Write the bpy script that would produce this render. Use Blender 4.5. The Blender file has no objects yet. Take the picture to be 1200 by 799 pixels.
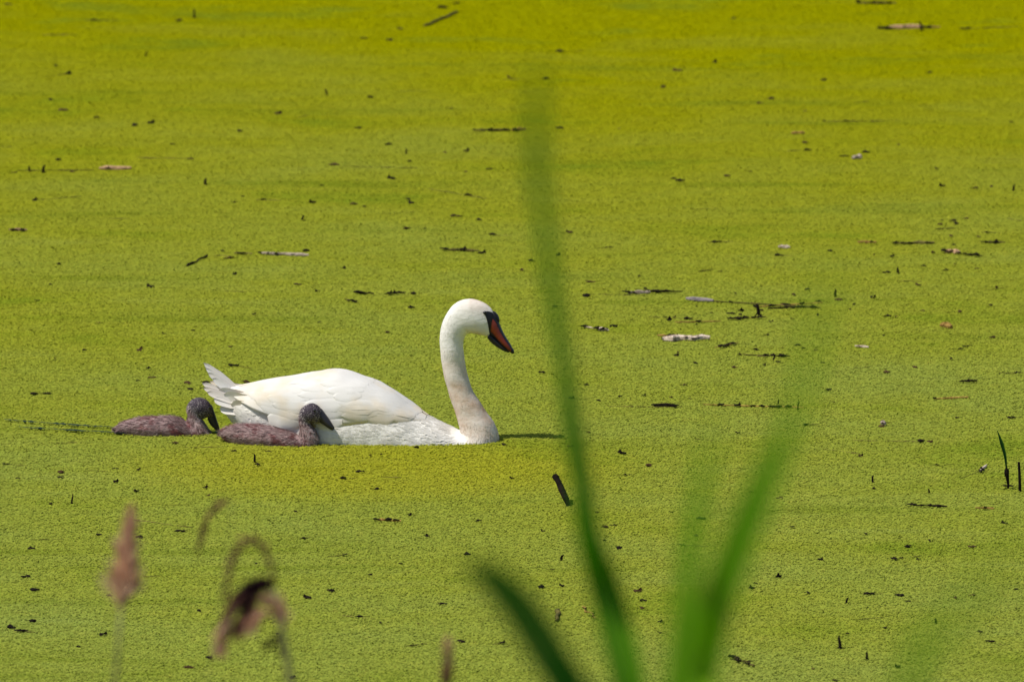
import bpy, bmesh, math, random
from mathutils import Vector, noise, Matrix
R = math.radians
random.seed(7)

# ------------------------------------------------------------------ camera, sky, sun, exposure
SC = bpy.context.scene
COL = SC.collection
DIST, HEIGHT, PXM = 40.0, 7.0, 0.0031          # slant distance to the swan, eye height, metres per photo pixel at the swan
FPX = DIST / PXM                               # focal length in photo pixels (photo 1200 wide)
ROW0 = 512.0                                   # photo row of the swan's centre line on the water
PITCH = math.asin(HEIGHT / DIST) - math.atan((ROW0 - 399.5) / FPX)
CAM = Vector((0, -math.sqrt(DIST**2 - HEIGHT**2), HEIGHT))
cd = bpy.data.cameras.new('camera')
cam = bpy.data.objects.new('camera', cd); COL.objects.link(cam)
cam.location = CAM
cam.rotation_euler = (math.pi/2 - PITCH, 0, 0)
cd.sensor_width = 36.0; cd.sensor_fit = 'HORIZONTAL'
cd.lens = 36.0 * FPX / 1200.0
cd.clip_start = 0.5; cd.clip_end = 3000
cd.dof.use_dof = True
cd.dof.focus_distance = 38.8
cd.dof.aperture_fstop = cd.lens / 58.0
SC.camera = cam

SUN_EL, SUN_AZ = R(60), R(17)                  # from the side of the swan's tail, slightly from the bank
TOSUN = Vector((-math.cos(SUN_AZ)*math.cos(SUN_EL), -math.sin(SUN_AZ)*math.cos(SUN_EL), math.sin(SUN_EL)))
w = bpy.data.worlds.new('World'); SC.world = w; w.use_nodes = True
nt = w.node_tree; nt.nodes.clear()
sky = nt.nodes.new('ShaderNodeTexSky'); sky.sky_type = 'NISHITA'; sky.sun_disc = False
sky.sun_elevation = SUN_EL; sky.sun_rotation = math.atan2(TOSUN.x, TOSUN.y)
bg = nt.nodes.new('ShaderNodeBackground'); bg.inputs['Strength'].default_value = 0.105
wo = nt.nodes.new('ShaderNodeOutputWorld')
nt.links.new(sky.outputs[0], bg.inputs[0]); nt.links.new(bg.outputs[0], wo.inputs[0])
sd = bpy.data.lights.new('sun', 'SUN'); sd.energy = 4.3; sd.angle = R(0.53); sd.color = (1.0, 0.955, 0.88)
sun = bpy.data.objects.new('sun', sd); COL.objects.link(sun)
sun.rotation_euler = (-TOSUN).to_track_quat('-Z', 'Y').to_euler()
sun.location = (-20, -10, 30)
SC.view_settings.view_transform = 'Standard'; SC.view_settings.look = 'None'
SC.view_settings.exposure = 0.2; SC.view_settings.gamma = 1.0

# ------------------------------------------------------------------ helpers
FWD = Vector((0, math.cos(PITCH), -math.sin(PITCH)))
UP = Vector((0, math.sin(PITCH), math.cos(PITCH)))
def ray(px, py):
    return (FWD + Vector((1, 0, 0))*((px-600)/FPX) - UP*((py-399.5)/FPX)).normalized()
def on_water(px, py, z=0.0):
    d = ray(px, py); return CAM + d*((z-CAM.z)/d.z)
def at_dist(px, py, d):
    return CAM + ray(px, py)*d
def px_size(p):
    return (p-CAM).length/FPX                   # metres of one photo pixel at a point

def tag(o, label=None, cat=None, group=None, kind=None):
    if label: o['label'] = label
    if cat: o['category'] = cat
    if group: o['group'] = group
    if kind: o['kind'] = kind
    return o
def link(name, me, parent=None, loc=None):
    o = bpy.data.objects.new(name, me); COL.objects.link(o)
    if parent is not None: o.parent = parent
    if loc is not None: o.location = loc
    return o
def mesh(name, vs, fs, mat=None, smooth=True):
    me = bpy.data.meshes.new(name); me.from_pydata([tuple(v) for v in vs], [], fs); me.update()
    if smooth: me.polygons.foreach_set('use_smooth', [True]*len(me.polygons))
    if mat: me.materials.append(mat)
    return me
def attr(me, name, vals):
    a = me.attributes.new(name, 'FLOAT', 'POINT'); a.data.foreach_set('value', vals)

class NT:
    def __init__(s, name):
        s.m = bpy.data.materials.new(name); s.m.use_nodes = True
        s.t = s.m.node_tree; s.t.nodes.clear()
        s.out = s.n('ShaderNodeOutputMaterial')
    def n(s, t, **kw):
        x = s.t.nodes.new(t)
        for k, v in kw.items(): setattr(x, k, v)
        return x
    def l(s, a, b): s.t.links.new(a, b)
    def val(s, sock, v):
        if hasattr(v, 'links') or isinstance(v, bpy.types.NodeSocket): s.l(v, sock)
        else: sock.default_value = v
    def mix(s, f, a, b):
        x = s.n('ShaderNodeMix', data_type='RGBA'); s.val(x.inputs[0], f)
        s.val(x.inputs[6], a if not isinstance(a, tuple) else (*a, 1)); s.val(x.inputs[7], b if not isinstance(b, tuple) else (*b, 1))
        return x.outputs[2]
    def math(s, op, a, b=0.0, c=None, clamp=False):
        x = s.n('ShaderNodeMath', operation=op, use_clamp=clamp); s.val(x.inputs[0], a); s.val(x.inputs[1], b)
        if c is not None: s.val(x.inputs[2], c)
        return x.outputs[0]
    def noise(s, vec, scale, detail=3, rough=0.5, sc=None):
        if sc:
            mp = s.n('ShaderNodeMapping'); s.l(vec, mp.inputs[0]); mp.inputs['Scale'].default_value = sc; vec = mp.outputs[0]
        x = s.n('ShaderNodeTexNoise'); s.l(vec, x.inputs['Vector']); x.inputs['Scale'].default_value = scale
        x.inputs['Detail'].default_value = detail; x.inputs['Roughness'].default_value = rough
        return x.outputs[0]
    def ramp(s, f, a, b):
        x = s.n('ShaderNodeMapRange', interpolation_type='SMOOTHSTEP'); s.l(f, x.inputs[0]); x.inputs[1].default_value = a; x.inputs[2].default_value = b
        return x.outputs[0]
    def pos(s): return s.n('ShaderNodeNewGeometry').outputs['Position']
    def obj(s): return s.n('ShaderNodeTexCoord').outputs['Object']
    def at(s, name): return s.n('ShaderNodeAttribute', attribute_name=name).outputs['Fac']
    def bump(s, h, strength=0.3, dist=0.01):
        x = s.n('ShaderNodeBump'); s.l(h, x.inputs['Height']); x.inputs['Strength'].default_value = strength; x.inputs['Distance'].default_value = dist
        return x.outputs[0]
    def principled(s, color, rough=0.6, spec=0.3, normal=None, trans=None, tcol=None):
        p = s.n('ShaderNodeBsdfPrincipled')
        s.val(p.inputs['Base Color'], color if not isinstance(color, tuple) else (*color, 1))
        s.val(p.inputs['Roughness'], rough); p.inputs['Specular IOR Level'].default_value = spec
        if normal is not None: s.l(normal, p.inputs['Normal'])
        sh = p.outputs[0]
        if trans:
            t = s.n('ShaderNodeBsdfTranslucent'); s.val(t.inputs[0], (color if tcol is None else tcol) if not isinstance(tcol or color, tuple) else (*(tcol or color), 1))
            mx = s.n('ShaderNodeMixShader'); mx.inputs[0].default_value = trans
            s.l(sh, mx.inputs[1]); s.l(t.outputs[0], mx.inputs[2]); sh = mx.outputs[0]
        s.l(sh, s.out.inputs[0]); s.p = p
        return s.m

# ------------------------------------------------------------------ materials
def duckweed_colour(N, tint=None):
    P = N.pos()
    sep = N.n('ShaderNodeSeparateXYZ'); N.l(P, sep.inputs[0])
    big = N.noise(P, 0.16, 3, 0.55, (1.0, 0.55, 1))
    mid = N.noise(P, 1.0, 4, 0.6, (0.8, 1.2, 1))
    fine = N.noise(P, 13, 4, 0.65, (1, 0.7, 1))
    yy = N.math('MULTIPLY_ADD', sep.outputs[1], 0.055, 0.40)                     # older, yellower mat towards the open side of the pond
    f = N.math('ADD', yy, N.math('MULTIPLY_ADD', big, 0.9, -0.45))
    f = N.math('ADD', f, N.math('MULTIPLY_ADD', mid, 0.8, -0.4), clamp=True)
    c = N.mix(f, (0.212, 0.262, 0.050), (0.256, 0.256, 0.0003))
    c = N.mix(N.math('MULTIPLY', N.ramp(mid, 0.54, 0.72), 0.62), c, (0.135, 0.200, 0.014))      # greener drifts
    c = N.mix(N.math('MULTIPLY', N.ramp(fine, 0.52, 0.75), 0.45), c, N.mix(f, (0.315, 0.330, 0.070), (0.335, 0.325, 0.0006)))      # paler flecks
    c = N.mix(N.math('MULTIPLY', N.ramp(fine, 0.42, 0.22), 0.25), c, (0.13, 0.17, 0.010))
    stre = N.noise(P, 1.0, 4, 0.62, (0.40, 2.6, 1))
    c = N.mix(N.math('MULTIPLY', N.ramp(stre, 0.56, 0.70), 0.45), c, (0.120, 0.165, 0.008))     # drift lines
    c = N.mix(N.math('MULTIPLY', N.ramp(stre, 0.44, 0.32), 0.40), c, N.mix(f, (0.235, 0.292, 0.080), (0.292, 0.288, 0.0004)))
    # light reflected off the swan, painted as a soft yellow patch beside it
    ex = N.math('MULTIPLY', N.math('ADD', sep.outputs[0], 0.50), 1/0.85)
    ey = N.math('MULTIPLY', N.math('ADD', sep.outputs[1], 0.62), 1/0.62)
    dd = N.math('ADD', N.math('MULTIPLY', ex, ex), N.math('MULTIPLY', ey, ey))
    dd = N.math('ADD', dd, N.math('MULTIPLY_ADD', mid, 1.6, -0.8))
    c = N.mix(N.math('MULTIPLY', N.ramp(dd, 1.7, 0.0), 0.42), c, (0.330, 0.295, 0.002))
    if tint is not None:
        hs = N.n('ShaderNodeHueSaturation'); N.l(c, hs.inputs['Color'])
        hs.inputs['Hue'].default_value = 0.5
        N.l(N.math('MULTIPLY_ADD', tint, 0.38, 0.82), hs.inputs['Value'])
        N.l(N.math('MULTIPLY_ADD', N.math('FRACT', N.math('MULTIPLY', tint, 17.3)), 0.024, 0.488), hs.inputs['Hue'])
        c = hs.outputs[0]
    return c
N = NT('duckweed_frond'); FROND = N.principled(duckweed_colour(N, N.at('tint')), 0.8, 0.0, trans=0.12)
N = NT('duckweed_mat'); P = N.pos(); FB = N.noise(P, 90, 3, 0.7)
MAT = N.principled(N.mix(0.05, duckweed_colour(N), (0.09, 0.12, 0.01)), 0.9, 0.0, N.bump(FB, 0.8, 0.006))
N = NT('open_water'); WATER = N.principled((0.006, 0.020, 0.010), 0.5, 0.05)
N = NT('bank_soil'); P = N.pos()
SOIL = N.principled(N.mix(N.ramp(N.noise(P, 1.4, 5, 0.6), 0.4, 0.6), (0.05, 0.085, 0.02), (0.10, 0.075, 0.045)), 0.9, 0.2, N.bump(N.noise(P, 12, 4), 0.8, 0.05))

N = NT('swan_plumage'); O = N.obj()
st = N.math('MULTIPLY', N.at('stain'), N.math('MULTIPLY_ADD', N.noise(O, 26, 4, 0.6), 1.5, 0.25), clamp=True)
c = N.mix(N.math('MULTIPLY', N.noise(O, 9, 3), 0.30), (0.76, 0.735, 0.68), (0.76, 0.69, 0.56))
c = N.mix(st, c, (0.50, 0.33, 0.21))
PLUME = N.principled(c, 0.75, 0.12, N.bump(N.noise(O, 48, 5, 0.65, (0.5, 1, 0.8)), 0.6, 0.005))
N = NT('swan_down'); O = N.obj()
st = N.math('MULTIPLY', N.at('stain'), N.math('MULTIPLY_ADD', N.noise(O, 26, 4, 0.6), 1.5, 0.25), clamp=True)
c = N.mix(N.math('MULTIPLY', N.noise(O, 9, 3), 0.30), (0.77, 0.745, 0.69), (0.76, 0.69, 0.56))
DOWN = N.principled(N.mix(st, c, (0.54, 0.365, 0.24)), 0.8, 0.08, trans=0.25)
N = NT('swan_feather'); O = N.obj()
uv = N.n('ShaderNodeUVMap').outputs[0]
barb = N.noise(uv, 3.0, 3, 0.6, (2, 26, 1))
c = N.mix(N.math('MULTIPLY', N.at('stain'), 1.0), N.mix(N.ramp(N.noise(O, 7, 3), 0.42, 0.68), (0.77, 0.745, 0.69), (0.77, 0.67, 0.51)), (0.56, 0.43, 0.33))
FEATHER = N.principled(N.mix(N.math('MULTIPLY', barb, 0.12), c, (0.55, 0.50, 0.45)), 0.7, 0.12, N.bump(barb, 0.25, 0.003), trans=0.16)
N = NT('bill_orange'); O = N.obj()
ORANGE = N.principled(N.mix(N.noise(O, 60, 3), (0.24, 0.032, 0.008), (0.11, 0.014, 0.010)), 0.42, 0.4)
N = NT('bill_black'); BLACK = N.principled((0.010, 0.008, 0.010), 0.45, 0.35)
N = NT('eye_dark'); EYE = N.principled((0.006, 0.004, 0.004), 0.08, 0.6)
def cyg_mat(name, trans):
    N = NT(name); O = N.obj()
    v = N.at('tint'); h = N.at('stain')
    nk = N.at('neck')
    body = N.mix(v, (0.095, 0.050, 0.050), (0.56, 0.40, 0.37))
    body = N.mix(N.ramp(N.noise(O, 45, 3, 0.6, (0.5, 1, 1)), 0.48, 0.68), body, (0.17, 0.062, 0.060))
    head = N.mix(N.ramp(v, 0.45, 0.95), (0.060, 0.046, 0.060), (0.72, 0.64, 0.60))
    c = N.mix(h, body, head); c = N.mix(N.math('MULTIPLY', nk, N.ramp(N.noise(O, 120, 3, 0.6), 0.40, 0.60)), c, (0.50, 0.45, 0.44))
    return N.principled(c, 0.75, 0.1, trans=trans)
CYG, CYGD = cyg_mat('cygnet_skin', None), cyg_mat('cygnet_down', 0.15)
N = NT('cygnet_bill'); CBILL = N.principled((0.022, 0.020, 0.024), 0.4, 0.4)

def leaf_mat(name, a, b, tr):
    N = NT(name); O = N.obj()
    c = N.mix(N.noise(O, 6, 3), a, b)
    return N.principled(c, 0.5, 0.25, trans=0.45, tcol=tr)
LEAF = leaf_mat('reed_leaf', (0.18, 0.36, 0.002), (0.22, 0.40, 0.002), (0.42, 0.72, 0.002))
LEAF_MID = leaf_mat('reed_leaf_mid', (0.09, 0.25, 0.002), (0.12, 0.29, 0.002), (0.20, 0.48, 0.001))
LEAF_DARK = leaf_mat('reed_leaf_dark', (0.016, 0.120, 0.002), (0.024, 0.145, 0.002), (0.02, 0.23, 0.001))
N = NT('reed_culm'); CULM = N.principled(N.mix(N.noise(N.obj(), 8, 3), (0.13, 0.15, 0.03), (0.20, 0.17, 0.07)), 0.6, 0.3)
def pan_mat(name, a, b):
    N = NT(name); return N.principled(N.mix(N.at('tint'), a, b), 0.8, 0.05, trans=0.45)
PAN_ROT = pan_mat('panicle_rotten', (0.012, 0.004, 0.010), (0.05, 0.018, 0.025))
PAN_PALE = pan_mat('panicle_pale', (0.50, 0.27, 0.17), (0.86, 0.58, 0.37))
PAN_DARK = pan_mat('panicle_dark', (0.06, 0.018, 0.022), (0.42, 0.20, 0.13))

def litter(name, a, b, rough=0.85, scale=40):
    N = NT(name); O = N.obj()
    oi = N.n('ShaderNodeObjectInfo').outputs['Random']
    c = N.mix(N.ramp(N.noise(O, scale, 4, 0.7), 0.32, 0.62), a, b)
    hs = N.n('ShaderNodeHueSaturation'); N.l(c, hs.inputs['Color']); N.l(N.math('MULTIPLY_ADD', oi, 0.6, 0.7), hs.inputs['Value'])
    return N.principled(hs.outputs[0], rough, 0.05, N.bump(N.noise(O, scale*2, 3), 0.5, 0.003))
ROT = litter('rotten_plant', (0.005, 0.004, 0.003), (0.016, 0.011, 0.007))
STEM = litter('dead_stem', (0.045, 0.046, 0.012), (0.13, 0.105, 0.030))
STRAW = litter('pale_straw', (0.13, 0.07, 0.035), (0.48, 0.30, 0.17), 0.8, 60)
RUST = litter('rusty_straw', (0.10, 0.055, 0.012), (0.36, 0.22, 0.06), 0.8, 60)
ASH = litter('bleached_straw', (0.12, 0.085, 0.055), (0.52, 0.42, 0.33), 0.8, 60)
SPROUT = leaf_mat('sprout_leaf', (0.02, 0.09, 0.012), (0.03, 0.12, 0.02), (0.03, 0.15, 0.01))

# ------------------------------------------------------------------ pond and bank
S = 700.0
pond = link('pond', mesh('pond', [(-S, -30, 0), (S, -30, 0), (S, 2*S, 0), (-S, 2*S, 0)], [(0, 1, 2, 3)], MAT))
tag(pond, 'still pond covered with a mat of yellow green duckweed', kind='structure')
def bank_z(y):
    d = y - CAM.y
    return max(-0.8, 5.4 - 0.10*max(0, d) - 0.0078*max(0, d)**2)
vs, fs = [], []
nx, ny = 80, 50
for j in range(ny+1):
    y = CAM.y - 12 + j*36/ny
    for i in range(nx+1):
        x = -60 + i*120/nx
        vs.append((x, y, bank_z(y) + 0.10*noise.noise(Vector((x*0.7, y*0.7, 0)))))
for j in range(ny):
    for i in range(nx):
        a = j*(nx+1)+i; fs.append((a, a+1, a+nx+2, a+nx+1))
tag(link('bank', mesh('bank', vs, fs, SOIL)), 'grassy earth bank sloping down to the pond', kind='structure')

# duckweed: square metre patches of single fronds, laid side by side over the open view of the pond
def frond_patch(k, n=20000):
    rnd = random.Random(100+k)
    ph = [rnd.uniform(0, 6.28) for _ in range(12)]
    fr = [(rnd.randint(-16, 16), rnd.randint(-16, 16)) for _ in range(12)]
    vs, fs, tint = [], [], []
    for i in range(n):
        x, y = rnd.random(), rnd.random()
        h = sum(math.sin(6.2832*(a*x+b*y)+p) for (a, b), p in zip(fr, ph))/12
        z = 0.0025 + 0.004*max(-0.45, h) + rnd.uniform(0, 0.0016)
        r = rnd.uniform(0.0026, 0.0046); e = rnd.uniform(0.65, 1.0); a0 = rnd.uniform(0, 6.28)
        tx, ty = rnd.gauss(0, 0.15), rnd.gauss(0, 0.15)
        if rnd.random() < 0.06: tx *= 2.6; ty *= 2.6; z += 0.001
        ca, sa = math.cos(a0), math.sin(a0); b = len(vs); t = min(1, max(0, rnd.gauss(0.5+0.25*h, 0.22)))
        for q in range(5):
            qa = q*6.2832/5; u, v = r*math.cos(qa), r*e*math.sin(qa)
            dx, dy = u*ca-v*sa, u*sa+v*ca
            vs.append((x-0.5+dx, y-0.5+dy, z+dx*tx+dy*ty)); tint.append(t)
        fs.append((b, b+1, b+2, b+3, b+4))
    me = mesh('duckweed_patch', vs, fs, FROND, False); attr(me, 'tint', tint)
    return bpy.data.objects.new('duckweed_patch', me)
patches = [frond_patch(k) for k in range(5)]
pts = [(x+0.5, y+0.5, 0) for x in range(-7, 7) for y in range(-17, 30)]
dw = link('duckweed', mesh('duckweed', pts, []))
tag(dw, 'mat of tiny yellow green duckweed fronds floating on the pond', kind='stuff')
ng = bpy.data.node_groups.new('duckweed_spread', 'GeometryNodeTree')
ng.interface.new_socket('Geometry', in_out='INPUT', socket_type='NodeSocketGeometry')
ng.interface.new_socket('Geometry', in_out='OUTPUT', socket_type='NodeSocketGeometry')
gi = ng.nodes.new('NodeGroupInput'); go = ng.nodes.new('NodeGroupOutput')
jn = ng.nodes.new('GeometryNodeJoinGeometry')
for p in patches:
    oi = ng.nodes.new('GeometryNodeObjectInfo'); oi.inputs['Object'].default_value = p; oi.inputs['As Instance'].default_value = True
    ng.links.new(oi.outputs['Geometry'], jn.inputs[0])
ip = ng.nodes.new('GeometryNodeInstanceOnPoints'); ip.inputs['Pick Instance'].default_value = True
ri = ng.nodes.new('FunctionNodeRandomValue'); ri.data_type = 'INT'; ri.inputs[4].default_value = 0; ri.inputs[5].default_value = 4
rr = ng.nodes.new('FunctionNodeRandomValue'); rr.data_type = 'INT'; rr.inputs[4].default_value = 0; rr.inputs[5].default_value = 3; rr.inputs['Seed'].default_value = 5
mm = ng.nodes.new('ShaderNodeMath'); mm.operation = 'MULTIPLY'; mm.inputs[1].default_value = math.pi/2
cx = ng.nodes.new('ShaderNodeCombineXYZ')
ng.links.new(rr.outputs[2], mm.inputs[0]); ng.links.new(mm.outputs[0], cx.inputs[2])
ng.links.new(gi.outputs[0], ip.inputs['Points']); ng.links.new(jn.outputs[0], ip.inputs['Instance'])
ng.links.new(ri.outputs[2], ip.inputs['Instance Index'])
e2r = ng.nodes.new('FunctionNodeEulerToRotation'); ng.links.new(cx.outputs[0], e2r.inputs[0]); ng.links.new(e2r.outputs[0], ip.inputs['Rotation'])
ng.links.new(ip.outputs[0], go.inputs[0])
md = dw.modifiers.new('spread', 'NODES'); md.node_group = ng

# ------------------------------------------------------------------ lofted bodies (rings: top point, bottom point, half width; photo pixel units)
class Loft:
    """rings: (Tu,Tv,Bu,Bv,hw). Local frame: x forward, z up from the waterline, y lateral (minus = towards the bank)."""
    def __init__(s, rings, u0, v0, k, power=1.0, lump=0.0, seed=0):
        s.r, s.u0, s.v0, s.k, s.pw, s.lump, s.seed = rings, u0, v0, k, power, lump, seed
        s.n = len(rings)-1; s.bulge = None
    def ring(s, t):
        t = min(max(t, 0), s.n-1e-6); i = int(t); f = t-i
        g = lambda j: s.r[min(max(j, 0), s.n)]
        a, b, c, d = g(i-1), g(i), g(i+1), g(i+2)
        return [0.5*((2*q)+(r-p)*f+(2*p-5*q+4*r-e)*f*f+(3*q-p-3*r+e)*f**3) for p, q, r, e in zip(a, b, c, d)]
    def P(s, t, phi, off=0.0):
        Tu, Tv, Bu, Bv, hw = s.ring(t)
        c, si = math.cos(phi), math.sin(phi)
        cu, cv, au, av = (Tu+Bu)/2, (Tv+Bv)/2, (Tu-Bu)/2, (Tv-Bv)/2
        L = math.hypot(au, av) or 1e-6
        si2 = math.copysign(abs(si)**s.pw, si)
        p = Vector((cu+au*c-s.u0, -hw*si2, s.v0-(cv+av*c)))
        if off: p += off*Vector((au/L*c, -si, -av/L*c))
        if s.lump:
            q = p*0.05+Vector((s.seed, 0, 0)); p += Vector((0, 0, 1))*0 + (s.lump*noise.noise(q))*Vector((au/L*c, -si, -av/L*c))
        if s.bulge:
            bu, bz, su, sz, am = s.bulge; p.y += math.copysign(am, p.y)*min(1, abs(p.y)/20)*math.exp(-((p.x+s.u0-bu)/su)**2-((p.z-bz)/sz)**2)
        return p*s.k
    def N(s, t, phi):
        e = 0.02
        a = s.P(min(t+e, s.n), phi)-s.P(max(t-e, 0), phi); b = s.P(t, phi+0.03)-s.P(t, phi-0.03)
        n = b.cross(a)
        c = s.P(t, phi)-(s.P(t, 0)+s.P(t, math.pi))/2
        if n.dot(c) < 0: n = -n
        return n.normalized() if n.length > 1e-12 else Vector((0, 0, 1))
    def mesh(s, name, mat, sub=5, seg=40, fields=None):
        vs, fs, rows = [], [], s.n*sub
        vals = {k: [] for k in (fields or {})}
        for i in range(rows+1):
            t = i/sub
            for j in range(seg):
                ph = 2*math.pi*j/seg
                vs.append(s.P(t, ph))
                for k in vals: vals[k].append(fields[k](t, ph))
        for i in range(rows):
            for j in range(seg):
                a, b = i*seg+j, i*seg+(j+1) % seg
                fs.append((a, b, b+seg, a+seg))
        fs.append(tuple(range(seg))); fs.append(tuple(reversed(range(rows*seg, rows*seg+seg))))
        me = mesh(name, vs, fs, mat)
        bm = bmesh.new(); bm.from_mesh(me); bmesh.ops.recalc_face_normals(bm, faces=bm.faces); bm.to_mesh(me); bm.free()
        for k in vals: attr(me, k, vals[k])
        return me

def strands(name, lo, count, pick, length, width, lift, mat, fields, rnd, spread=0.25, zmin=None):
    """short soft barbs lying back along a lofted body"""
    vs, fs = [], []; vals = {k: [] for k in fields}
    n = 0
    while n < count:
        t, ph = pick(rnd)
        p = lo.P(t, ph); n += 1
        if zmin is not None and p.z < zmin: continue
        nn = lo.N(t, ph)
        d = lo.P(max(t-0.05, 0), ph)-lo.P(min(t+0.05, lo.n), ph)
        if d.length < 1e-9: continue
        d.normalize(); sd = nn.cross(d).normalized()
        d = (d+sd*rnd.gauss(0, spread)).normalized(); sd = nn.cross(d).normalized()
        L = length(t)*rnd.uniform(0.6, 1.25); W = width(t)*rnd.uniform(0.7, 1.2); lf = lift(t)*rnd.uniform(0.3, 1.4)
        b = len(vs); p = p-nn*0.0008
        for s, wd, h in ((0, 0.55, 0), (0.5, 1.0, 0.55), (1.0, 0.12, 1.0)):
            c = p+d*(L*s)+nn*(L*lf*h)
            vs.append(c-sd*W*wd*0.5); vs.append(c+sd*W*wd*0.5)
        fs += [(b, b+1, b+3, b+2), (b+2, b+3, b+5, b+4)]
        for k in fields:
            v = fields[k](t, ph, rnd); vals[k] += [v]*6
    me = mesh(name, vs, fs, mat)
    for k in vals: attr(me, k, vals[k])
    return me

def ellipsoid(name, c, r, mat, ax=None, seg=14, rings=9):
    vs, fs = [], []
    ax = ax or Matrix.Identity(3)
    for i in range(rings+1):
        th = math.pi*i/rings
        for j in range(seg):
            a = 2*math.pi*j/seg
            vs.append(Vector(c)+ax @ Vector((r[0]*math.cos(th), r[1]*math.sin(th)*math.cos(a), r[2]*math.sin(th)*math.sin(a))))
    for i in range(rings):
        for j in range(seg):
            a, b = i*seg+j, i*seg+(j+1) % seg; fs.append((a, b, b+seg, a+seg))
    return mesh(name, vs, fs, mat)

# ------------------------------------------------------------------ swan
K = PXM
SW_RINGS = [
 (257,461,259,467,3), (268,460,265,488,15), (288,458,283,508,29), (310,453,306,528,40), (340,448,338,550,44), (370,444,368,566,47),
 (400,441,400,573,50), (430,448,432,574,51.5), (460,461,465,568,50.5), (490,479,497,558,47), (512,490,528,549,41), (528,498,556,540,35.5),
 (537,502,575,527,29.5), (541,502,584,516,25.5), (540.5,498,585,504,22.5), (538,490,580,491,20), (535,481,573,481,17.5), (531,468,564,467,15.5),
 (526.5,453,555.5,453.5,14), (522,437,549.5,437.5,13), (519,420,546,421,12.5), (517.3,402,544.5,406,12.5), (517.5,386,545,396,12.5),
 (521,370,547.5,388.5,12.5), (528,357,551,385.5,13), (538,349,556,385,14), (550,344.5,562,386,14), (560,345.3,567,387,13),
 (568,348.3,571,387.5,11.5), (575,353.5,574,388,9.5), (579.5,359.5,576,388,8), (581,365,578.5,386,6)]
swan = bpy.data.objects.new('swan', None); COL.objects.link(swan)
swan.location = on_water(412, 512); swan.rotation_euler = (0, 0, -R(8))
tag(swan, 'white adult swan with orange bill gliding over the duckweed', 'swan')
SWL = Loft(SW_RINGS, 412, 512, K, 0.92, 1.1, 3)
SWL.bulge = (400, 6, 22, 16, 6)
def sw_stain_bounce(t, ph, rnd=None):
    v = 0.0
    if t > 12.5: v = max(v, 0.95*max(0, 1-abs(t-16.6)/4.6)**0.7)
    if 24.0 < t < 30: v = max(v, 0.75*max(0, math.cos(ph))*max(0, 1-abs(t-27.6)/3.0)**0.6, 0.8*max(0, -math.cos(ph)-0.1)*max(0, 1-abs(t-26.2)/3.0)**0.6)  # crown stain; throat tint also paints in light reflected off the duckweed
    if t < 2: v = 0.1
    return v*(0.75+0.5*noise.noise(Vector((t*1.3, math.sin(ph)*1.5, 4))))
body = link('body', SWL.mesh('body', PLUME, 6, 56, {'stain': sw_stain_bounce}), swan)
def pick_sw(r):
    t = r.uniform(0.3, 14) if r.random() < 0.75 else r.uniform(13, 29.2)
    return t, r.uniform(0, 2*math.pi)
pl = strands('plumage', SWL, 27000, pick_sw,
    lambda t: 0.030 if t < 11 else (0.030-(t-11)*0.0045 if t < 15.5 else (0.0095 if t < 24 else 0.006)),
    lambda t: 0.0085 if t < 11 else (0.0085-(t-11)*0.0012 if t < 15.5 else 0.003),
    lambda t: 0.06 if t < 13 else 0.14, DOWN, {'stain': sw_stain_bounce}, random.Random(4), 0.22, -0.02)
tag(link('plumage', pl, swan), kind='stuff')

# folded wings: a shell riding on the body, covered in overlapping feathers
WE = [(268,464),(285,471),(300,476),(328,484.5),(350,491),(380,493),(410,490),(440,486),(470,487),(492,486),(505,487)]
def interp(tab, u):
    for (a, b), (c, d) in zip(tab, tab[1:]):
        if u <= c: return b+(d-b)*max(0, min(1, (u-a)/(c-a)))
    return tab[-1][1]
T_OF = []
for i in range(400):
    t = 0.2+i*11.6/400; r = SWL.ring(t); T_OF.append((((r[0]+r[2])/2), t))
def wing_pt(side, u, f, off=0.0):
    """u: photo column along the body; f: 0 at the back ridge, 1 at the wing's lower edge"""
    t = interp(T_OF, max(u, 258)); r = SWL.ring(t)
    vl = interp(WE, u); x = max(-1, min(1, 1-2*(vl-r[1])/(r[3]-r[1])))
    pm = math.acos(x)
    ph = 0.03+(pm-0.03)*f
    front = max(0.0, min(1.0, (507-u)/75)); rear = max(0.0, min(1.0, (u-262)/40))
    th = (1.0+5.2*math.sin(front*math.pi/2))*(0.55+0.45*rear)*(0.9+0.25*math.sin(math.pi*min(1, f*1.1)))
    if u > 335: th *= 1-0.92*min(1, (u-335)/25)*max(0.0, min(1.0, (f-0.72)/0.28))**1.5
    if u < 420: th += 2.2*math.exp(-((u-386)/26)**2)*(1-f)**2
    p = SWL.P(t, side*ph, th+off)
    if u < 258: p += Vector((u-258, 0, 0))*K
    return p
def wing_n(side, u, f):
    a = wing_pt(side, u+1.5, f)-wing_pt(side, u-1.5, f); b = wing_pt(side, u, min(f+0.02, 1))-wing_pt(side, u, max(0, f-0.02))
    n = a.cross(b); n.normalize()
    if n.y*side > 0 and abs(n.y) > 0.02: n = -n
    if n.z < 0 and abs(n.y) < 0.3: n = -n
    return n
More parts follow.
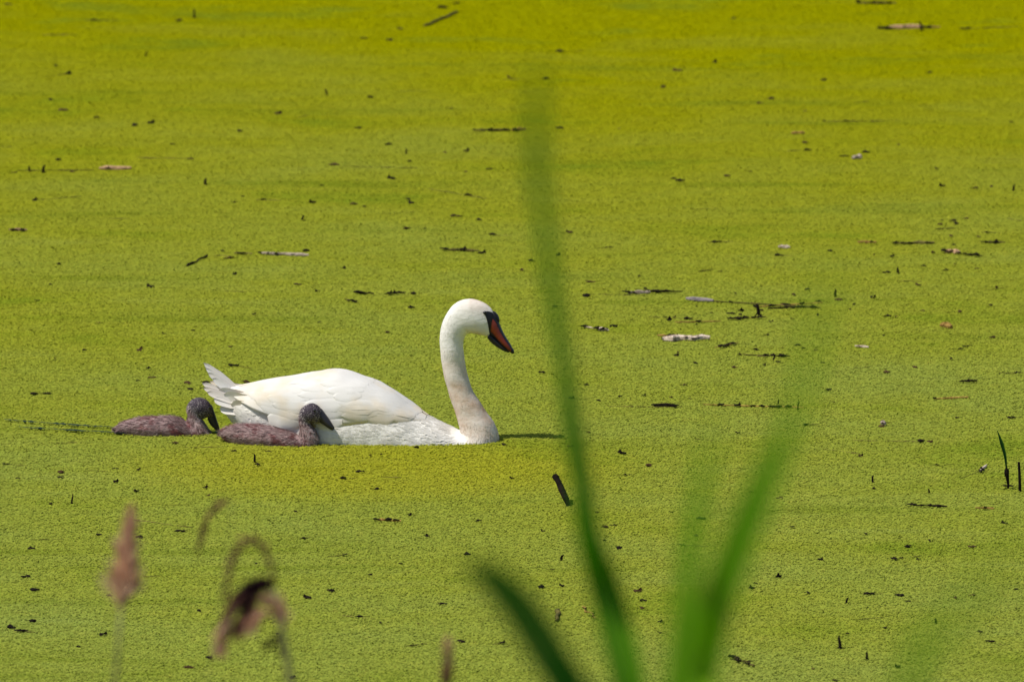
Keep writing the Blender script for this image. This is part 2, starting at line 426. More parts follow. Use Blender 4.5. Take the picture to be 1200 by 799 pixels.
def feather(name, side, u0, f0, u1, f1, wd, lift, parent, stain=0.0, tipw=0.5, h0=0.4, cam=1.1):
    vs, fs, uvs = [], [], []
    NS, NC = 12, 6; jit = random.uniform(-0.03, 0.03); wd *= random.uniform(0.8, 1.15)
    for i in range(NS+1):
        s = i/NS; u = u0+(u1-u0)*s; f = f0+(f1-f0)*s+jit*math.sin(s*2.2)
        c0 = wing_pt(side, u, max(0, min(1.12, f))); n = wing_n(side, max(u, 262), max(0.02, min(0.98, f)))
        w_ = wd*K*min(1, 0.45+s*2.2)*math.sqrt(max(0.0, 1-(max(0, s-tipw)/(1-tipw))**2.6))
        d = (wing_pt(side, u1, max(0, min(1.12, f1)))-wing_pt(side, u0, max(0, min(1.12, f0)))).normalized()
        sd = n.cross(d).normalized()
        for j in range(NC+1):
            c = -1+2*j/NC
            vs.append(c0+sd*(w_*c*0.5)+n*K*((h0*0.22+0.22*lift*s*s+0.34*cam*(1-0.35*s))*(1-c**4)-0.35*c**4)); uvs.append((s, c))
    for i in range(NS):
        for j in range(NC):
            a = i*(NC+1)+j; fs.append((a, a+1, a+NC+2, a+NC+1))
    me = mesh('feather', vs, fs, FEATHER)
    ul = me.uv_layers.new(name='UVMap')
    for lp in me.loops: ul.data[lp.index].uv = uvs[lp.vertex_index]
    attr(me, 'stain', [stain*(0.4+0.6*q[0]) for q in uvs])
    return link(name, me, parent)
for side in (1, -1):
    vs, fs, uvs = [], [], []
    NU, NF = 50, 18
    for i in range(NU+1):
        u = 507-(507-266)*i/NU
        for j in range(NF+1): vs.append(wing_pt(side, u, j/NF)); uvs.append((i/NU, j/NF))
    base = len(vs)
    for i in range(NU+1):
        u = 507-(507-266)*i/NU
        for j in (NF, NF//2, 0):
            vs.append(wing_pt(side, u, min(j/NF, 0.97), -4.5))
    for i in range(NU):
        for j in range(NF):
            a = i*(NF+1)+j; fs.append((a, a+1, a+NF+2, a+NF+1))
        e = i*(NF+1)+NF; q = base+i*3
        fs += [(e, q, q+3, e+NF+1), (q, q+1, q+4, q+3), (q+1, q+2, q+5, q+4)]
    me = mesh('wing', vs, fs, FEATHER)
    bm = bmesh.new(); bm.from_mesh(me); bmesh.ops.recalc_face_normals(bm, faces=bm.faces); bm.to_mesh(me); bm.free()
    ul = me.uv_layers.new(name='UVMap')
    for lp in me.loops:
        vi = lp.vertex_index; ul.data[lp.index].uv = uvs[vi] if vi < base else (0, 1)
    attr(me, 'stain', [0.0]*len(me.vertices))
    wing = link('wing', me, swan)
    rnd = random.Random(11 if side > 0 else 12)
    # flight feathers: long, reaching back to the tail
    for q in range(7):
        f1 = 0.25+0.78*q/6
        feather('feather', side, 372-q*2, 0.45+0.09*q, 262+q*9.5, f1, 15, 1.2+0.3*(q % 2), wing, 0.05, 0.7, 0.3+0.25*(6-q))
    for q in range(6):
        feather('feather', side, 388-q*4, 0.06+0.13*q, 283+q*8+rnd.uniform(-4, 4), 0.05+0.15*q, 18, 1.8, wing, 0.08 if q < 2 else 0.0, 0.6, 1.4)
    # greater coverts
    for q in range(8):
        feather('feather', side, 430-q*3, 0.08+0.125*q, 338+q*5+rnd.uniform(-6, 6), 0.07+0.13*q, 19, 1.6, wing, 0.0, 0.5, 2.0)
    # scapulars rising over the back
    for q in range(6):
        feather('feather', side, 440-q*2, 0.05+0.10*q, 352+q*9, 0.02+0.12*q, 20, 2.6, wing, 0.10 if q == 0 else 0.0, 0.45, 2.6, 1.6)
    # median and lesser coverts towards the shoulder
    for row, (ua, ub, nn, wd) in enumerate(((462, 398, 9, 17), (482, 428, 8, 15), (500, 455, 6, 14))):
        for q in range(nn):
            f = (q+0.4*(row % 2)+0.3)/nn
            feather('feather', side, ua-q*1.5, f*0.92, ub+rnd.uniform(-5, 5)+q*1.2, f*0.97, wd, 1.1, wing, 0.0, 0.4, 2.2-0.6*row, 0.9)

# tail and under-tail
def blade(name, parent, root, tip, wd, wdir, mat, stain=0.0, bend=0.0):
    a, b = [Vector(((q[0]-412)*K, -q[2]*K, (512-q[1])*K)) for q in (root, tip)]
    d = (b-a).normalized(); sd = (wdir-d*wdir.dot(d)).normalized(); n = d.cross(sd)
    vs, fs, uvs = [], [], []
    for i in range(13):
        s = i/12; w_ = wd*K*min(1, 0.5+1.5*s)*math.sqrt(max(0.0, 1-(max(0, s-0.62)/0.38)**2.2))
        for j in range(5):
            c = -1+j/2; vs.append(a.lerp(b, s)+sd*w_*c*0.5+n*K*(0.9*(1-c*c)+bend*s*s)); uvs.append((s, c))
    for i in range(12):
        for j in range(4):
            q = i*5+j; fs.append((q, q+1, q+6, q+5))
    me = mesh(name, vs, fs, mat); ul = me.uv_layers.new(name='UVMap')
    for lp in me.loops: ul.data[lp.index].uv = uvs[lp.vertex_index]
    attr(me, 'stain', [stain*(0.3+0.7*q[0]) for q in uvs])
    return link(name, me, parent)
WD = Vector((0.53, 0.53, 0.62)); WD2 = WD
for lat in (1, -1):
    for (ru, rv, rl, tu, tv, tl, wd, stn) in (
        (281,464,1,236.5,427.5,1,8,0.22), (281,465,4,239.5,433,5,7,0.10), (281,465,6,243,438,8,8,0.25), (281,467,9,249,444,11,9,0.08), (281,468,12,237,449.5,14,8,0.45),
        (281,470,15,239,454.5,18,8,0.5), (282,472,17,244,459,20,9,0.40), (284,475,19,252,467,22,12,0.22), (288,480,20,259,478,21,14,0.10)):
        if lat < 0: tu += random.uniform(2, 9); tv += random.uniform(0, 3)
        blade('tail_feather', swan, (ru, rv, rl*lat), (tu, tv, tl*lat), wd, WD if lat > 0 else WD2, FEATHER, stn)
for (ru, rv, rl, tu, tv, tl, wd) in ((312,470,31,263,462,17,14), (318,477,38,272,473,22,16), (325,486,43,276,487,20,18), (330,494,45,283,497,20,18), (300,465,24,256,458,12,12)):
    for lat in (1, -1):
        blade('tail_covert', swan, (ru, rv, rl*lat), (tu, tv, tl*lat), wd, Vector((0, -0.25*lat, 1)), FEATHER, 0.03)

# face: bill, knob, nail, lower mandible, mask, eyes
BL = Loft([(580,361,575,388,8.5), (585,368,578.5,390,8), (588,376,582,392.5,7.4), (591.5,384,586,396,7), (595.5,391,591,400,6.8), (599.5,397,596,404,6), (602,402,599.5,406.5,4.2), (602.3,405,601,407.5,1.5)], 412, 512, K)
bill = link('bill', BL.mesh('bill', ORANGE, 4, 20), swan); tag(bill, 'orange bill')
LM = Loft([(577,384,572.5,390,6.8), (584,390,577.5,396,6.4), (590,396,584,401,5.6), (596.5,401.5,592,405.5,4.6), (600,405,598,407.5,2)], 412, 512, K)
link('lower_mandible', LM.mesh('lower_mandible', BLACK, 4, 16), bill)
link('nail', ellipsoid('nail', ((601.3-412)*K, 0, (512-404.6)*K), (4.6*K, 3.6*K, 2.6*K), BLACK, Matrix.Rotation(R(58), 3, 'Y')), bill)
link('knob', ellipsoid('knob', ((581.8-412)*K, 0, (512-366.0)*K), (8.2*K, 4.6*K, 4.4*K), BLACK, Matrix.Rotation(R(62), 3, 'Y')), bill)
vs, fs = [], []
for i in range(21):
    for j in range(7): vs.append(BL.P(i/20*6.3, R(-48+16*j), 0.3))
    if i: fs += [(7*i-7+j, 7*i-6+j, 7*i+1+j, 7*i+j) for j in range(6)]
link('bill_ridge', mesh('bill_ridge', vs, fs, BLACK), bill)
for side in (1, -1):                      # dark cutting edge where the mandibles meet
    vs, fs = [], []
    for i in range(15):
        s = i/14*6.2
        p = BL.P(s, side*R(118), 0.35); q = BL.P(s, side*R(150), 0.35)
        vs += [p, q]
        if i: fs.append((2*i-2, 2*i-1, 2*i+1, 2*i))
    link('cutting_edge', mesh('cutting_edge', vs, fs, BLACK), bill)
    vs, fs = [], []
    for i in range(17):
        s = i/16; t = 28.25+s*2.75
        c = R(58+34*s); hw = R(3+ (s**1.15)*88)
        for j in range(9):
            ph = max(0.0, min(math.pi, c+hw*(-1+j/4)))
            vs.append(SWL.P(t, side*ph, 0.9))
    for i in range(16):
        for j in range(8):
            a = i*9+j; fs.append((a, a+1, a+10, a+9))
    link('face_mask', mesh('face_mask', vs, fs, BLACK), swan)
    e = SWL.P(28.35, side*R(60), 0.2)
    link('eye', ellipsoid('eye', e, (2.1*K, 1.5*K, 2.1*K), EYE), swan)

# ------------------------------------------------------------------ cygnets
def cygnet(label, rings, u0, v0, bill_rings, eye_t, seed, head_from, yaw):
    root = bpy.data.objects.new('cygnet', None); COL.objects.link(root)
    root.location = on_water(u0, v0); root.rotation_euler = (0, 0, R(yaw))
    tag(root, label, 'cygnet')
    k = px_size(root.location)
    lo = Loft(rings, u0, v0, k, 0.95, 1.0, seed)
    n = len(rings)-1
    hd = lambda t: max(0, min(1, (t-head_from)/1.2))
    rnd = random.Random(seed)
    stain = lambda t, ph, r=None: hd(t)
    tint = lambda t, ph, r=None: min(1, max(0, (r or rnd).gauss(0.45, 0.32)))
    neck = lambda t, ph, r=None: 0.8*max(0, 1-abs(t-(head_from-0.6))/2.2)*max(0.15, 0.5-0.6*math.cos(ph))
    link('body', lo.mesh('body', CYG, 6, 36, {'stain': stain, 'tint': lambda t, ph: 0.35, 'neck': neck}), root)
    def pk(r): 
        t = r.uniform(0.05, head_from+0.5) if r.random() < 0.55 else r.uniform(head_from-0.5, n-0.6)
        return t, r.uniform(0, 2*math.pi)
    dn = strands('down', lo, 15000, pk, lambda t: 0.024 if t < head_from-1 else (0.010 if t < head_from+1 else 0.0055),
                 lambda t: 0.0019 if t < head_from else 0.0013, lambda t: 0.26 if t < head_from else 0.42, CYGD,
                 {'stain': stain, 'tint': tint, 'neck': neck}, rnd, 0.35, -0.006)
    tag(link('down', dn, root), kind='stuff')
    # small wing stub of soft down on each side
    for side in (1, -1):
        vs, fs = [], []
        for i in range(11):
            s = i/10; t = 4.6-2.7*s
            for j in range(6):
                c = -1+j*0.4; wv = 0.36*math.sin(math.pi*min(1, 0.12+0.88*s))**0.7
                vs.append(lo.P(t, side*(R(78)+wv*c), 0.7*(1-c*c)+0.1))
        for i in range(10):
            for j in range(5):
                a = i*6+j; fs.append((a, a+1, a+7, a+6))
        me = mesh('wing', vs, fs, CYG); attr(me, 'stain', [0.0]*len(vs)); attr(me, 'tint', [rnd.random()*0.5 for _ in vs])
        link('wing', me, root)
    bl = Loft(bill_rings, u0, v0, k)
    link('bill', bl.mesh('bill', CBILL, 5, 16), root)
    for side in (1, -1):
        e = lo.P(eye_t, side*R(68), 0.2)
        link('eye', ellipsoid('eye', e, (1.7*k, 1.3*k, 1.7*k), EYE), root)
    return root
cygnet('brown downy cygnet with raised head swimming against the swan\'s flank',
 [(258,508,260,511,2),(264,503,264,518,8),(275,499,277,526,14),(295,497.5,296,530,18),(318,500,320,531,18.5),(335,504,340,530,17),(346,508,358,528,15),
  (351,509,369,523,12),(352.5,505,373,514,10),(352.5,499,371.5,504,9),(352,492,367,498,7.5),(352,484,365.5,494,7.5),(354,477.5,367,493,8.5),(359,472.5,370,493,9.5),
  (366,470,374.5,492.5,9.5),(372.5,472,377.5,491,8.5),(377.5,476.5,378.5,490,6.5),(380,481,380,488,4)], 320, 519.4,
 [(378.5,476,374,491.5,6.2),(384.5,484,380,494.5,5.6),(389.5,491,386,498.5,5),(393,496.5,390.5,501,3.2),(394,499,392.5,501,0.8)], 14.6, 21, 10.0, -12)
cygnet('brown downy cygnet with bowed head trailing behind the swan\'s tail',
 [(137,501,139,505,2),(145,494.5,146,510,8),(158,490,159,517,14),(180,487,181,521,18),(200,487,204,522,18.5),(213,491,224,521,17),(219,494,238,519,15),
  (220,492,246,511,12),(220,486,243,501,10),(219.5,480,238,494,9),(221,473,236.5,491,9.5),(226,468,239,490,11),
  (234,465.5,243,489,11.5),(242,468,247,489,11),(247,474,249,489,9),(249.5,481,250,489,6)], 196, 508,
 [(248.5,474,243,491,6),(251.5,483,246,497,5.2),(254,491,250,501.5,4.4),(256.5,499,254,504.5,3),(257.3,503.5,256,505.5,0.9)], 13.4, 22, 9.0, 2)

# wake of open water behind the trailing cygnet, and ahead of the breast
def crack(pts, wpx, seed):
    rnd = random.Random(seed); vs, fs = [], []
    P0 = [on_water(*p, 0.0085) for p in pts]
    L = sum((b-a).length for a, b in zip(P0, P0[1:])); n = max(8, int(L/0.012))
    for i in range(n+1):
        s = i/n*(len(P0)-1); k = min(int(s), len(P0)-2); c = P0[k].lerp(P0[k+1], s-k)
        env = math.sin(math.pi*(0.06+0.9*i/n))**0.5
        wv = wpx*0.0176*env*max(0.05, 0.42+0.45*noise.noise(Vector((i*0.23, seed, 0)))+0.38*rnd.uniform(-1, 1))
        dy = 0.006*rnd.uniform(-1, 1)+0.016*noise.noise(Vector((i*0.07, seed+9, 0)))
        vs += [c+Vector((0, dy-wv/2, 0)), c+Vector((0, dy+wv/2, 0))]
        if i: fs.append((2*i-2, 2*i, 2*i+1, 2*i-1))
    o = link('open_water', mesh('open_water', vs, fs, WATER)); tag(o, 'thin crack of dark open water in the duckweed', kind='structure')
crack([(4,491),(30,493),(70,496),(110,499),(141,500)], 2.5, 1)
crack([(22,500),(60,502),(100,504.5),(150,507)], 2.3, 2)
crack([(250,505),(259,508)], 2.5, 4)

# ------------------------------------------------------------------ reeds on the bank
def ribbon(name, pts, widths, parent, mat, face, fold=0.42):
    """a keeled leaf through real points"""
    n = 64; vs, fs = [], []
    K_ = len(pts); ln = [max(1e-6, (pts[k+1]-pts[k]).length) for k in range(K_-1)]
    T_ = [(pts[1]-pts[0])/ln[0]]
    for k in range(1, K_-1):
        a, b = (pts[k]-pts[k-1])/ln[k-1], (pts[k+1]-pts[k])/ln[k]
        T_.append((a*ln[k]+b*ln[k-1])/(ln[k]+ln[k-1]))
    T_.append((pts[-1]-pts[-2])/ln[-1])
    C = []
    for i in range(n+1):
        s = i/n*(K_-1); k = min(int(s), K_-2); f = s-k
        c = pts[k]*(2*f**3-3*f*f+1)+T_[k]*ln[k]*(f**3-2*f*f+f)+pts[k+1]*(-2*f**3+3*f*f)+T_[k+1]*ln[k]*(f**3-f*f)
        C.append((c, widths[k]+(widths[k+1]-widths[k])*f))
    for i, (c, w_) in enumerate(C):
        d = (C[min(i+1, n)][0]-C[max(i-1, 0)][0]).normalized()
        sd = d.cross(face).normalized(); nn = sd.cross(d)
        vs += [c-sd*w_/2+nn*w_*fold, c-sd*w_/4+nn*w_*fold*0.4, c, c+sd*w_/4+nn*w_*fold*0.4, c+sd*w_/2+nn*w_*fold]
    m = len(vs)
    vs += [Vector(v)-FWD*0.0007 for v in vs]
    for i in range(n):
        for j in range(4):
            a = i*5+j; fs += [(a, a+1, a+6, a+5), (m+a, m+a+5, m+a+6, m+a+1)]
    o = link(name, mesh(name, vs, fs, mat), parent)
    return o
def ground(p): return Vector((p.x, p.y, bank_z(p.y)-0.05))
def reed_root(name, base, label, cat, group=None):
    r = bpy.data.objects.new(name, None); COL.objects.link(r); r.location = base; return tag(r, label, cat, group)
def leaf_at(root, trace, mat, twist=0.0, below=None):
    """trace: (col, row, distance, width in metres) from base to tip"""
    P = [at_dist(a, b, d) for a, b, d, w_ in trace]; W = [w_ for *_, w_ in trace]
    base = Vector(root.location)
    P = [base, base.lerp(P[0], 0.5)+(P[0]-P[1])*0.0] + P; W = [W[0]*0.9, W[0]] + W
    P = [p-base for p in P]
    face = Vector((math.sin(twist), -math.cos(twist), 0.1))
    return ribbon('leaf', P, W, root, mat, face)
def base_under(px, py, d, dx=0.0):
    p = at_dist(px, py, d); return Vector((p.x+dx, p.y, bank_z(p.y)-0.05))
b1 = base_under(775, 860, 15.6, 0.03)
r1 = reed_root('cattail_plant', b1, 'tall green cattail leaf arching up alone past the swan\'s breast', 'cattail')
leaf_at(r1, [(745,799,15.4,0.052),(716,680,15.4,0.053),(694,560,15.0,0.050),(670,420,13.6,0.044),(653,300,12.0,0.039),(640,190,10.6,0.034),(634,80,10.0,0.012)], LEAF_MID, -0.45)
b2 = base_under(735, 830, 14.8, 0.02)
r2 = reed_root('cattail_plant', b2, 'short dark green cattail leaf bending over beside a brown reed tip', 'cattail')
leaf_at(r2, [(680,850,14.0,0.060),(645,799,13.8,0.062),(618,757,13.4,0.064),(590,715,13.0,0.060),(562,680,12.4,0.044),(541,660,11.8,0.010)], LEAF_DARK, 0.5)
b3 = base_under(800, 850, 13.6)
r3 = reed_root('cattail_plant', b3, 'bright green cattail with two broad leaves parting in a V', 'cattail')
leaf_at(r3, [(805,850,13.4,0.064),(830,799,13.4,0.068),(859,715,13.2,0.068),(886,640,12.8,0.064),(910,575,12.0,0.052),(935,500,9.8,0.022),(960,400,8.6,0.015),(975,300,8.0,0.005)], LEAF, -0.7)
leaf_at(r3, [(806,850,13.0,0.054),(812,799,12.8,0.054),(816,720,12.4,0.048),(823,640,11.6,0.040),(832,560,10.4,0.024),(840,500,8.9,0.004)], LEAF, -0.65)
b4 = base_under(1050, 880, 9.5)
r4 = reed_root('cattail_plant', b4, 'faint green cattail leaf leaning over towards the short dark stake', 'cattail')
leaf_at(r4, [(1075,830,9.0,0.024),(1120,735,8.4,0.013),(1175,655,7.8,0.006),(1215,600,7.4,0.002)], LEAF, -0.6)

def tube(vs, fs, pts, rad, seg=6):
    b = len(vs)
    for i, p in enumerate(pts):
        d = (pts[min(i+1, len(pts)-1)]-pts[max(i-1, 0)]).normalized()
        a = d.orthogonal().normalized(); c = d.cross(a); r = rad[i] if isinstance(rad, (list, tuple)) else rad
        for j in range(seg):
            an = 2*math.pi*j/seg; vs.append(p+a*r*math.cos(an)+c*r*math.sin(an))
    for i in range(len(pts)-1):
        for j in range(seg):
            q = b+i*seg+j; e = b+i*seg+(j+1) % seg; fs.append((q, e, e+seg, q+seg))
    fs.append(tuple(range(b+seg-1, b-1, -1))); fs.append(tuple(range(b+(len(pts)-1)*seg, b+len(pts)*seg)))
def plume(name, parent, spine, count, length, spread, droop, mat, seed, wid=0.0030, grow=None):
    count = int(count*1.9); length *= 1.30; wid *= 1.05
    """spikelets set along a branch"""
    rnd = random.Random(seed); vs, fs, tv = [], [], []
    base = Vector(parent.location); S_ = [p-base for p in spine]
    for i in range(count):
        s = rnd.random()**0.85*(len(S_)-1.001); k = int(s); c = S_[k].lerp(S_[k+1], s-k); d = (S_[k+1]-S_[k]).normalized()
        g = grow(s/(len(S_)-1)) if grow else 1.0
        o = Vector((rnd.gauss(0, 1), rnd.gauss(0, 0.7), rnd.gauss(0, 0.5)))*spread*g
        d2 = (d+o+Vector((0, 0, -droop*rnd.random()))).normalized(); L = length*g*rnd.uniform(0.5, 1.2)
        sd = d2.orthogonal().normalized(); sd.rotate(Matrix.Rotation(rnd.uniform(0, 6.28), 3, d2))
        b = len(vs); tt = rnd.random()
        for q, wv in ((0, 0.3), (0.45, 0.6), (0.75, 1.0), (1.0, 0.15)):
            p = c+d2*L*q+Vector((0, 0, -droop*L*0.4*q*q)); vs += [p-sd*wid*wv, p+sd*wid*wv]; tv += [tt, tt]
        fs += [(b, b+1, b+3, b+2), (b+2, b+3, b+5, b+4), (b+4, b+5, b+7, b+6)]
    vv, ff = [], []
    tube(vv, ff, S_, 0.0030, 5); off = len(vs); vs += vv; tv += [0.2]*len(vv); fs += [tuple(x+off for x in f) for f in ff]
    me = mesh(name, vs, fs, mat); attr(me, 'tint', tv)
    return link(name, me, parent)
def culm(parent, pts, r=0.0035):
    base = Vector(parent.location); vs, fs = [], []
    P_ = [Vector((0, 0, 0))]+[p-base for p in pts]
    tube(vs, fs, P_, [r]+[r*(1-0.5*i/len(pts)) for i in range(len(pts))])
    return link('culm', mesh('culm', vs, fs, CULM), parent)
D = 21.5
A = lambda *p: [at_dist(a, b, D) for a, b in p]
g1 = reed_root('reed', base_under(128, 860, D), 'upright reed with a pale pink plume opening at its base', 'reed')
culm(g1, A((133,830),(138,760),(142,712)), 0.005)
plume('panicle', g1, A((141,716),(143,690),(147,660),(150,630),(153,606)), 300, 0.050, 0.36, 0.0, PAN_PALE, 31, grow=lambda s: 1.15-0.75*s)
plume('panicle', g1, A((144,708),(151,694),(154,672)), 60, 0.03, 0.2, 0.0, PAN_DARK, 36)
g2 = reed_root('reed', base_under(356, 870, D), 'reed with two dark drooping plumes arched over its stem', 'reed')
culm(g2, A((343,820),(337,775),(331,740),(326,712),(321,690)), 0.008)
plume('panicle', g2, A((320,692),(316,685),(306,682),(295,685),(285,692)), 260, 0.030, 0.24, 0.8, PAN_ROT, 33, 0.0028)
plume('panicle', g2, A((300,686),(287,692),(275,706),(266,722),(260,740),(256,754)), 170, 0.032, 0.22, 0.3, PAN_DARK, 40, grow=lambda s: 1.1-0.5*s)
plume('panicle', g2, A((288,698),(275,712),(265,732),(260,748)), 70, 0.03, 0.22, 0.2, PAN_PALE, 37)
plume('panicle', g2, A((321,690),(319,668),(313,648),(304,636),(293,632),(283,638),(274,651),(268,672),(265,690)), 210, 0.020, 0.12, 0.3, PAN_DARK, 34, 0.0025)
plume('panicle', g2, A((330,742),(329,728),(325,716),(320,710)), 90, 0.030, 0.35, 0.1, PAN_PALE, 35)
plume('panicle', g2, A((322,720),(310,716),(300,722),(292,730)), 45, 0.026, 0.30, 0.4, PAN_PALE, 39)
plume('panicle', g2, A((331,734),(331,744),(330,756)), 70, 0.016, 0.16, 0.3, PAN_ROT, 38, 0.003)
plume('panicle', g2, A((330,736),(324,744),(317,750)), 60, 0.016, 0.20, 0.4, PAN_ROT, 45, 0.003)
plume('panicle', g2, A((312,686),(300,694),(290,706),(281,722)), 45, 0.034, 0.26, 0.8, PAN_DARK, 46)
g3 = reed_root('reed', base_under(232, 880, 23.0), 'reed with a single thin wisp of plume beyond the cygnets', 'reed')
B_ = lambda *p: [at_dist(a, b, 23.0) for a, b in p]
culm(g3, B_((234,850),(258,700),(272,610),(271,590)), 0.0010)
plume('panicle', g3, B_((271,587),(262,587),(251,596),(242,609),(237,624)), 90, 0.020, 0.14, 0.3, PAN_DARK, 41)
plume('panicle', g3, B_((242,610),(238,622),(235,634)), 40, 0.016, 0.12, 0.3, PAN_DARK, 44)
g4 = reed_root('reed', base_under(523, 880, D), 'brown reed tip with a narrow closed plume', 'reed')
culm(g4, A((523,850),(523,815)))
plume('panicle', g4, A((523,815),(523,800),(524,785),(524,772)), 240, 0.032, 0.13, 0.0, PAN_DARK, 42, grow=lambda s: 1.1-0.5*s)
plume('panicle', g4, A((524,790),(524,775),(524,764)), 80, 0.026, 0.12, 0.0, PAN_PALE, 43)

# ------------------------------------------------------------------ floating litter
def lump_mesh(k, mat):
    """an irregular rotten scrap: a flat lobed flake with a raised fin"""
    rnd = random.Random(200+k); bm = bmesh.new()
    bmesh.ops.create_icosphere(bm, subdivisions=1, radius=0.5)
    for v in bm.verts:
        f = rnd.uniform(0.55, 1.25); v.co = Vector((v.co.x*f, v.co.y*f*0.9, max(-0.08, v.co.z*rnd.uniform(0.35, 0.75))))
    a = rnd.uniform(0, 6.28); c = Vector((math.cos(a)*0.3, math.sin(a)*0.3, 0))
    if k % 3 == 0:
        q = [bm.verts.new(c+Vector(p)) for p in ((-0.34, 0, 0.05), (0.3, 0.06, 0.05), (0.38*rnd.uniform(-1, 1), 0.05, rnd.uniform(0.35, 0.6)), (0, 0.16, 0.05))]
        for f in ((0, 1, 2), (1, 3, 2), (3, 0, 2)): bm.faces.new([q[i] for i in f])
    else:
        for v in bmesh.ops.create_icosphere(bm, subdivisions=1, radius=rnd.uniform(0.2, 0.34))['verts']:
            v.co = c*1.7+Vector((v.co.x*rnd.uniform(0.7, 1.6), v.co.y, max(-0.05, v.co.z*rnd.uniform(0.4, 1.0))))
    me = bpy.data.meshes.new('scrap'); bm.to_mesh(me); bm.free(); me.materials.append(mat); return me
SCR = [lump_mesh(k, ROT) for k in range(9)]
def stub_mesh(k, mat):
    rnd = random.Random(300+k); vs, fs = [], []
    tube(vs, fs, [Vector((0, 0, -0.1)), Vector((rnd.uniform(-.1, .1), 0, 0.35)), Vector((rnd.uniform(-.2, .2), 0, 0.75)), Vector((rnd.uniform(-.3, .3), 0, 1.0))], [0.22, 0.2, 0.17, 0.07], 6)
    tube(vs, fs, [Vector((-0.3, 0, 0.02)), Vector((0.35, 0.1, 0.03))], [0.1, 0.14], 5)
    return mesh('stub', vs, fs, mat, False)
ROTB = litter('brown_scrap', (0.018, 0.011, 0.005), (0.075, 0.042, 0.018))
SCRB = [lump_mesh(k, ROTB) for k in range(9)]
STB = [stub_mesh(k, ROT) for k in range(5)]
rl = random.Random(77)
DOTS = [(9,5),(211,24,8),(66,77,6),(60,117,6),(72,129,7),(158,147,7),(176,144,7),(325,133,8),(281,154,6),(18,202,5),(84,201,7),(68,187,6),(275,237,5),(285,230,4),(367,237,8),
 (393,193,8),(224,186,5),(201,169,4),(112,138,5),(376,217,4),(516,9,10),(536,4,7),(428,45,6),(458,47,8),(469,34,5),(433,114,8),(530,127,5),(421,150,8),(456,169,6),
 (480,189,5),(458,209,10),(418,211,4),(521,179,5),(546,177,6),(545,201,5),(575,198,7),(655,150,8),(726,151,5),(778,102,6),(597,91,6),(478,233,6),(482,238,9),(413,239,9),(427,242,5),(532,253,9),(561,257,6),
 (795,83,9),(1026,4,8),(837,73,8),(1090,85,6),(965,94,8),(860,22,5),(903,116,9),(889,121,6),(944,130,5),(943,167,6),(1014,178,7),(990,183,6),(852,206,6),(1105,218,8),(1120,262,7),(1101,263,5),
 (1144,220,6),(1162,218,4),(1186,143,4),(880,201,5),(69,309,5),(59,333,5),(42,352,4),(177,336,8),(116,378,6),(65,420,4),(57,461,8),(98,410,6),(163,410,7),(174,431,9),(180,442,7),(161,446,5),(220,448,8),
 (223,456,6),(242,448,8),(288,447,8),(227,387,4),(193,391,5),(271,406,5),(375,377,5),(372,341,6),(347,333,5),(274,321,6),(269,302,8),(359,294,8),(261,294,6),(297,368,5),(403,314,6),(485,344,8),(482,360,7),
 (564,296,8),(475,268,8),(413,352,6),(455,389,5),(498,268,6),(653,299,6),(690,330,7),(688,346,8),(649,359,5),(611,316,6),(622,305,7),(668,272,6),(784,375,10),(805,373,8),(865,374,8),(858,367,7),(869,364,9),(719,382,9),
 (900,392,6),(983,351,8),(973,294,6),(1040,319,7),(1022,348,8),(1040,370,7),(1050,371,5),(1082,364,6),(1125,365,6),(1164,395,6),(1109,316,6),(1118,258,6),(1104,258,4),(793,416,8),(885,409,5),(941,408,5),(912,424,6),
 (688,451,6),(670,466,7),(702,469,5),(726,464,5),(754,463,6),(787,465,4),(802,451,5),(808,467,5),(977,471,4),(972,456,5),(636,436,5),(668,523,8),(690,506,4),(730,531,9),(760,545,9),(865,507,5),(637,622,6),(725,642,8),
 (746,692,8),(710,617,6),(709,633,6),(635,687,8),(659,686,6),(752,712,7),(774,741,5),(773,728,6),(753,703,8),(720,615,5),(820,607,8),(816,627,7),(915,583,6),(884,597,5),(882,689,8),(886,683,5),(961,655,8),(946,694,6),
 (993,742,5),(1056,697,7),(1065,704,5),(1052,781,7),(953,783,5),(978,797,6),(1038,735,5),(1015,625,5),(1063,640,6),(1090,633,5),(1141,640,7),(1178,613,7),(1033,499,8),(1090,517,7),(1008,534,6),(1024,572,6),(1038,436,8),
 (1115,420,5),(1121,489,5),(965,425,5),(955,410,5),(1075,655,4),(1140,697,6),(913,675,10),(206,519,8),(302,544,8),(134,549,6),(135,564,7),(72,553,8),(70,559,6),(162,550,7),(160,575,6),(240,571,6),(245,580,5),(421,552,8),
 (442,572,5),(480,603,6),(500,628,6),(347,599,4),(165,629,7),(209,622,8),(115,626,7),(36,642,7),(32,675,8),(42,691,9),(12,734,12),(38,727,9),(120,743,9),(91,757,6),(221,781,10),(361,700,11),(388,692,8),(233,715,6),
 (246,770,7),(343,793,8),(547,649,9),(434,673,6),(517,707,7),(540,751,8),(446,729,5),(490,730,4),(450,503,5),(404,519,6),(488,524,6),(438,519,5),(452,517,4),(447,532,5),(434,533,4),(325,742,5),(275,528,5),(315,529,5),
 (1045,300,6),(1094,296,6),(930,345,6),(935,404,6),(860,430,5),(1072,430,5),(700,600,4),(600,560,5),(560,610,6),(470,660,5),(300,660,5),(60,590,5),(20,560,5),(590,520,5),(1120,700,5),(1190,690,5),(1150,740,5)]
rx = random.Random(5)
FINE = [(rx.gauss(845, 75), rx.gauss(368, 26), rx.uniform(3, 6)) for _ in range(24)]+[(rx.gauss(1110, 45), rx.gauss(295, 40), rx.uniform(3, 6)) for _ in range(18)]
DOTS += [f_ for f_ in FINE if f_[0] < 1197]
